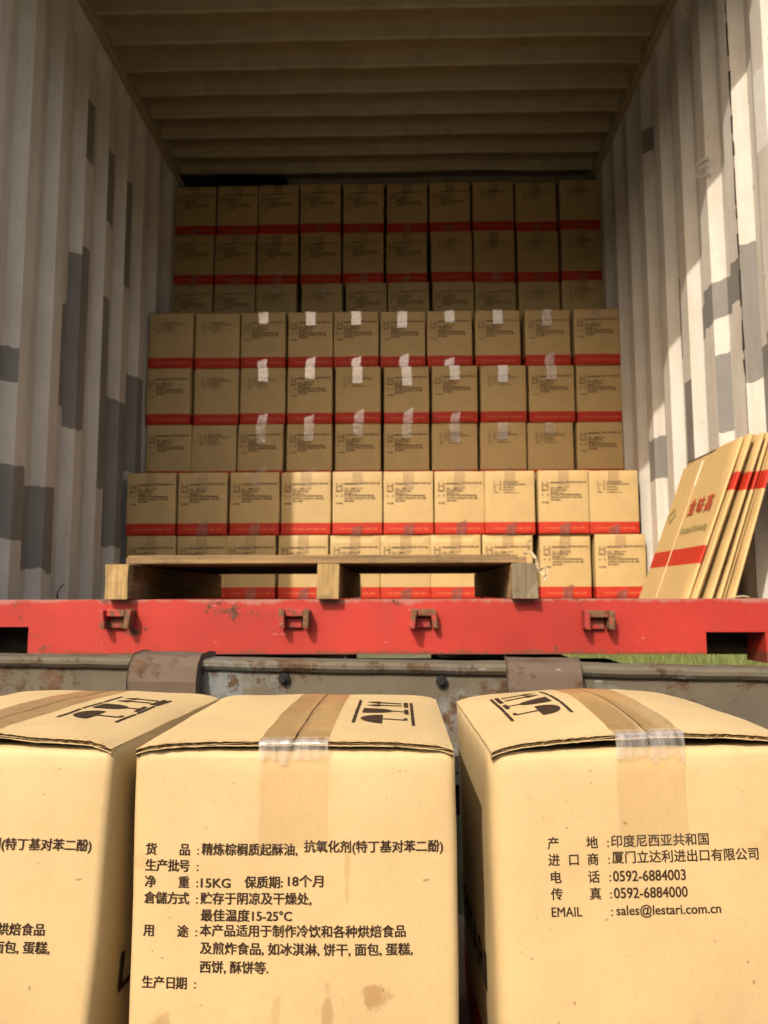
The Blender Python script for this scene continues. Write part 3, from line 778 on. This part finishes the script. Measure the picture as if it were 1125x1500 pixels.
for px, py in ((413, 995), (647, 997)):
    inv = RM.inverted(); p = inv @ on_y(px, py, RY)
    m = MB(); m.cyl((p.x, -0.007, p.z), 0.0085, 0.02, 'y', 8); m.cyl((p.x, -0.012, p.z), 0.0045, 0.02, 'y', 10)
    m.v = [tuple(RM @ Vector(q)) for q in m.v]
    m.build('bolt', M_black, rail)
for (pa, pb) in ((170, 278), (742, 850)):
    inv = RM.inverted(); xa = (inv @ on_y(pa, 990, RY - 0.03)).x; xb = (inv @ on_y(pb, 990, RY - 0.03)).x
    m = MB()
    pr_ = [(-0.012, -0.075), (-0.026, -0.070), (-0.030, -0.030), (-0.024, -0.006), (-0.010, 0.006), (0.02, 0.008), (0.05, 0.007), (0.056, -0.01), (0.056, -0.06), (0.051, -0.06), (0.051, 0.002), (-0.010, 0.002), (-0.012, -0.02)]
    nn = 14; Ln = len(pr_); vs = []
    for i in range(nn + 1):
        x = xa + (xb - xa) * i / nn
        for (y, z) in pr_: vs.append(tuple(RM @ Vector((x, y + 0.0015 * fnoise(x * 25, z * 30), z + 0.0015 * fnoise(x * 20, y * 30, 4)))))
    m.add(vs, [(i * Ln + k, (i + 1) * Ln + k, (i + 1) * Ln + (k + 1) % Ln, i * Ln + (k + 1) % Ln) for i in range(nn) for k in range(Ln)] + [tuple(range(Ln))[::-1], tuple(range(nn * Ln, nn * Ln + Ln))])
    m.build('hinge_sleeve', M_hinge, tk, loc=KO, bevel=0.003)
for s in (-1, 1):
    m = MB(); m.box(XC + s * 1.08 - 0.04, XC + s * 1.08 + 0.04, 0.93 - s * 0.09, 1.0 - s * 0.09, ZB - 0.05, -0.10); m.build('corner_stake', M_rail, tk, loc=KO)

# ------------------------------------------------------------------ pallet on the sill
px0, px1 = -0.664, 0.296
pl = thing('pallet', 'worn wooden pallet lying across the red container sill', 'pallet', ((px0 + px1) / 2, 1.725, ZS1 + 0.0015))
PO = (-(px0 + px1) / 2, -1.725, 0)
rp = random.Random(11)
for xa, xb in ((px0, px0 + 0.052), (-0.190, -0.142), (px1 - 0.056, px1)):
    m = MB(); nY = 14
    for i in range(nY):
        pass
    def st(u, v, xa=xa, xb=xb): return None
    vs = []
    for i in range(nY + 1):
        y = 1.722 + 0.90 * i / nY
        for (x, z) in ((xa, 0), (xa, 0.04), (xa, 0.077), ((xa + xb) / 2, 0.0775), (xb, 0.077), (xb, 0.04), (xb, 0), ((xa + xb) / 2, 0)):
            vs.append((x + rp.uniform(-.0015, .0015), y + (rp.uniform(-.004, .004) if i == 0 else 0), z + (rp.uniform(-.001, .001) if 0 < z < 0.07 else 0)))
    q = 8
    m.add(vs, [(i * q + k, (i + 1) * q + k, (i + 1) * q + (k + 1) % q, i * q + (k + 1) % q) for i in range(nY) for k in range(q)])
    m.add(vs[:q], [tuple(range(q))[::-1]], 1); m.add(vs[-q:], [tuple(range(q))], 1)
    m.build('stringer', [M_woody, M_woodend if xa < 0 else M_woodold], pl, loc=PO, bevel=0.003)
ys = 1.735
for k in range(9):
    wd = 0.095 if k else 0.10
    m = MB(); nX = 24; vs = []
    for i in range(nX + 1):
        x = px0 + (0.045 if k == 0 else 0.004) + (px1 - px0 - (0.085 if k == 0 else 0.008)) * i / nX
        w1, w2 = 0.0015 * fnoise(x * 9, k, 1), 0.0012 * fnoise(x * 14, k, 5)
        vs += [(x, ys + w1, 0.0785), (x, ys + w1 + w2, 0.0975 + w2), (x, ys + wd, 0.0975), (x, ys + wd, 0.0785)]
    m.add(vs, [(i * 4 + j, i * 4 + (j + 1) % 4, (i + 1) * 4 + (j + 1) % 4, (i + 1) * 4 + j) for i in range(nX) for j in range(4)] + [(0, 3, 2, 1), (nX * 4, nX * 4 + 1, nX * 4 + 2, nX * 4 + 3)])
    m.build('deck_board', M_woodx, pl, loc=PO, bevel=0.002)
    ys += wd + 0.0345 * 0.1
# frayed strapping on the pallet corner
def ribbon(pts, w, nrm=Vector((0, -1, 0)), mi=0, mb=None):
    mb = mb or MB(); P_ = [Vector(p) for p in pts]; vs = []
    for i, p in enumerate(P_):
        d = (P_[min(i + 1, len(P_) - 1)] - P_[max(i - 1, 0)]).normalized(); s_ = d.cross(nrm).normalized() * w / 2
        vs += [p - s_, p + s_]
    n_ = len(P_) * 2
    th = nrm * -0.0012
    mb.add(vs + [v + th for v in vs], [(2 * i, 2 * i + 1, 2 * i + 3, 2 * i + 2) for i in range(len(P_) - 1)] + [(n_ + 2 * i, n_ + 2 * i + 2, n_ + 2 * i + 3, n_ + 2 * i + 1) for i in range(len(P_) - 1)] +
           [(2 * i, 2 * i + 2, n_ + 2 * i + 2, n_ + 2 * i) for i in range(len(P_) - 1)] + [(2 * i + 1, n_ + 2 * i + 1, n_ + 2 * i + 3, 2 * i + 3) for i in range(len(P_) - 1)], mi)
    return mb
M_plastic = plain('pale_plastic_strapping', (0.50, 0.38, 0.22), 0.5, 0.4, var=0.3)
yp = 1.716
def sp(lst, y=yp): return [tuple(on_y(a, b, y)) for a, b in lst]
m = ribbon(sp([(768, 812), (778, 808), (784, 818), (787, 828), (790, 836), (796, 842)]), 0.006)
ribbon(sp([(790, 836), (800, 830), (801, 842), (796, 850)]), 0.005, mb=m); ribbon(sp([(776, 806), (772, 798), (778, 792)]), 0.004, mb=m)
for i in range(len(m.v)): m.v[i] = tuple(Vector(m.v[i]) + Vector((0, 0.004 * math.sin(i), Z0)))
tag(m.build('strap_offcut', M_plastic), 'frayed pale strapping caught on the right corner of the pallet', 'strap')
m = MB()
pts = sp([(1066, 879), (1072, 876), (1084, 874), (1096, 875), (1106, 878)], 2.02)
ribbon([(a, b + 0.02 * math.sin(i * 2), c_) for i, (a, b, c_) in enumerate(pts)], 0.006, Vector((0, -0.5, 0.86)), mb=m)
for i in range(len(m.v)): m.v[i] = (m.v[i][0], m.v[i][1], max(m.v[i][2], ZF + 0.001) + Z0)
tag(m.build('strap_offcut', M_plastic), 'white plastic strip on the container floor beside the flattened cartons', 'strap')
m = MB(); pts = [tuple(on_x(a, b, XL + 0.02)) for a, b in ((84, 876), (83, 869), (87, 861), (94, 855))]
ribbon(pts, 0.010, Vector((-0.6, -0.8, 0)), mb=m)
for i in range(len(m.v)): m.v[i] = (m.v[i][0], m.v[i][1], m.v[i][2] + Z0)
tag(m.build('cable_tie', M_black), 'small curled black tie standing by the left container wall', 'tie')
# thin dark surface between the rear stack and the roof
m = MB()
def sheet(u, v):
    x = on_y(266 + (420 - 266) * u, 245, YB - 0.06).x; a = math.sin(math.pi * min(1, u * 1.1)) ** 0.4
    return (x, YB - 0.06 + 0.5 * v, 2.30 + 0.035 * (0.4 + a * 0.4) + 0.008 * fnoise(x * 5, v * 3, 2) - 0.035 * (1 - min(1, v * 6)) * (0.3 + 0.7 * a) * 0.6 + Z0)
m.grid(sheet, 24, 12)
o = m.build('dark_surface', M_black, smooth=True)
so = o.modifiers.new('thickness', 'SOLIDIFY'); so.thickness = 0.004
tag(o, 'thin dark surface on the rear stack just under the roof', 'sheet')

# ------------------------------------------------------------------ flattened cartons leaning on the right wall
def flat_carton(xb, y0, y1, label, seed, upside=False, printed=False, length=0.50, th=0.0085, lean=21.0, notch=False):
    """local frame: x = thickness, y = along the wall, z = up the sheet"""
    t = thing('flattened_carton', label, 'flattened carton', (xb, y0, ZF), (0, R(lean), 0), 'flattened cartons leaning by the right wall')
    w = y1 - y0; mb = MB(); rr = random.Random(seed)
    bz0, bz1 = (0.115, 0.170) if not upside else (length - 0.170, length - 0.115)
    fz0, fz1 = 0.112, length - 0.112                       # fold lines between body and flaps
    zs = sorted({0.0, fz0, bz0, bz1, fz1, length} | {length * k / 14 for k in range(15)})
    zs = [z for i, z in enumerate(zs) if i == 0 or z - zs[i - 1] > 0.0015]
    arc = [(th / 2 * (1 - math.sin(a)) , th / 2 * (1 - math.cos(a))) for a in [R(90 * k / 3) for k in range(-3, 4)]]
    # cross-section: left face far -> near fold -> right face far
    def sect(z):
        open_ = 0.0025 * max(0, (fz0 - z) / fz0) + 0.0025 * max(0, (z - fz1) / (length - fz1))
        pts = []
        for k in range(9): 
            y = w - (w - th / 2) * k / 8; pts.append((-open_ * 0.6 + 0.0012 * fnoise(y * 9, z * 9, seed), y))
        pts += [(th / 2 - th / 2 * math.cos(a), th / 2 - th / 2 * math.sin(a)) for a in [R(180 * k / 8) for k in range(1, 8)]]
        for k in range(9):
            y = th / 2 + (w - th / 2) * k / 8; pts.append((th + open_ * 0.6, y))
        return pts
    n = len(sect(0)); vs = []
    for z in zs:
        for (x, y) in sect(z):
            if notch and z > length - 0.001 and y > w * 0.42: zz = z - 0.022
            else: zz = z
            vs.append((x, y, zz + (0.002 * fnoise(y * 20, seed) if z in (0.0, length) else 0)))
    for j in range(len(zs) - 1):
        zm = (zs[j] + zs[j + 1]) / 2; mi = 1 if bz0 < zm < bz1 else 0
        mb.add([], []); 
        for i in range(n - 1):
            mb.f.append((j * n + i, j * n + i + 1, (j + 1) * n + i + 1, (j + 1) * n + i)); mb.m.append(mi)
    mb.v = vs
    # inner faces give the board its double thickness
    o_ = len(mb.v); iv = []
    for z in (0.0, length - (0.001)):
        for (x, y) in ((0.0042, w), (0.0042, th), (th - 0.0042, th), (th - 0.0042, w)): iv.append((x, y, z))
    mb.add(iv, [(0, 1, 5, 4), (2, 3, 7, 6), (1, 2, 6, 5)], 2)
    # cut ends of the two boards, bottom and top, with fluting
    for zc in (0.0, length - 0.0008):
        for x0 in (0.0, th - 0.0042):
            mb.add([(x0, th / 2, zc), (x0 + 0.0042, th / 2, zc), (x0 + 0.0042, w, zc), (x0, w, zc)], [(0, 1, 2, 3)], 2)
    body = mb.build('folded_board', [M_cardfar, M_redflat, M_core], t, True)
    if not upside or True:
        # crease of the box corner and slots between flaps on the left face
        cy = w * 0.60
        m2 = MB(); m2.box(-0.0030, -0.0010, cy - 0.0020, cy + 0.0020, 0.002, length * 0.80); m2.build('crease', M_cardlight, t)
        m2 = MB(); m2.box(-0.0034, -0.0012, cy - 0.003, cy + 0.003, length - 0.112, length - 0.025); m2.build('flap_slot', M_slot, t)
    if printed:
        for me, mat in ((ME_FR, None), (ME_FG, None), (ME_FK, None)):
            p = link('printed_text', me, t); p.rotation_euler = (0, 0, R(-90)); p.location = (-0.0034, 0, 0)
    return t
M_redflat = plain('red_ink_on_flat_board', (0.48, 0.03, 0.012), 0.6, var=0.15)
M_cardlight = plain('creased_kraft', (0.68, 0.47, 0.25), 0.8, var=0.1)
M_slot = plain('pale_slot_gap', (0.80, 0.68, 0.50), 0.8, var=0.1)
# text local x runs towards the camera (rotated -90 deg): x = -y
ME_FR = text_mesh([('金', -0.232, -0.180, 0.285, 0.060, 0.04), ('味', -0.165, -0.113, 0.285, 0.060, 0.04), ('高', -0.098, -0.046, 0.285, 0.060, 0.04)], 'brand_characters', M_redink, 2)
ME_FG = text_mesh([('Lestari', -0.235, -0.150, 0.222, 0.030, 0.03), ('Shortening', -0.140, -0.030, 0.222, 0.030, 0.03)], 'brand_subtitle', M_greenink, 2)
ME_FK = text_mesh([('O', -0.415, -0.345, 0.27, 0.08, 0.0)], 'faded_stamp', M_greenink, 1)
lab = ['flattened carton with red characters on its face, the first leaning by the right wall',
       'flattened carton right behind the one with the red characters', 'third flattened carton counted from the printed one',
       'flattened carton with red stripe high on its fold, in mid bundle', 'flattened carton in the bundle, fifth counted from the printed one',
       'third flattened carton from the right container wall', 'second flattened carton from the right container wall',
       'outermost flattened carton, nearest to the right container wall']
flat_carton(0.790, 2.205, 2.64, lab[0], 1, printed=True, notch=True)
xs = 0.790 + 0.018
for i, (dx, y0, up, ln) in enumerate(((-0.004, 2.180, True, 0.505), (0.012, 2.212, True, 0.51), (0.031, 2.165, True, 0.50), (0.046, 2.20, True, 0.51), (0.060, 2.175, True, 0.50), (0.075, 2.19, True, 0.505), (0.091, 2.16, True, 0.50))):
    flat_carton(xs + dx, y0, y0 + 0.43, lab[i + 1], 5 + i, upside=up, length=ln, lean=21 - i * 0.5 + 0.5 * (i % 2))

# ------------------------------------------------------------------ ground and grass
m = MB(); m.grid(lambda u, v: (-150 + 300 * u, -100 + 350 * v, 0.02 * fnoise(u * 40, v * 40) + 8.0 * min(1, max(0, (-10 - (-100 + 350 * v)) / 9.0)) * (1 + 0.2 * fnoise(u * 15, 3))), 60, 120)  # raised bank behind the camera added to block low sky light
tag(m.build('ground', M_ground, smooth=True), kind='structure')
M_bounceslab = plain('pale_bounce_slab', (0.19, 0.17, 0.14), 0.9, var=0.25, scale=3)
m = MB(); m.grid(lambda u, v: (-9 + 18 * u, -9.5 + 12.5 * v, 0.034), 18, 12)  # unseen slab added to bounce sunlight up onto the roof ribs
tag(m.build('unseen_bounce_slab', M_bounceslab), kind='structure')
g = MB(); rg = random.Random(2)
def blades(n, x0, x1, y0, y1):
    for _ in range(n):
        x, y = rg.uniform(x0, x1), rg.uniform(y0, y1); h = rg.uniform(0.10, 0.38); a = rg.uniform(0, 6.28); w = rg.uniform(0.006, 0.014)
        lx, ly = rg.uniform(-.12, .12), rg.uniform(-.12, .12); cx, cy = math.cos(a) * w, math.sin(a) * w
        g.add([(x - cx, y - cy, 0), (x + cx, y + cy, 0), (x + lx * .5 + cx * .6, y + ly * .5 + cy * .6, h * .6), (x + lx * .5 - cx * .6, y + ly * .5 - cy * .6, h * .6), (x + lx, y + ly, h)], [(0, 1, 2, 3), (3, 2, 4)])
blades(22000, 2.2, 11, 8, 22); blades(9000, -10, -2.2, 9, 22)
tag(g.build('grass', M_grass), 'tall sunlit grass growing behind the container', kind='stuff')
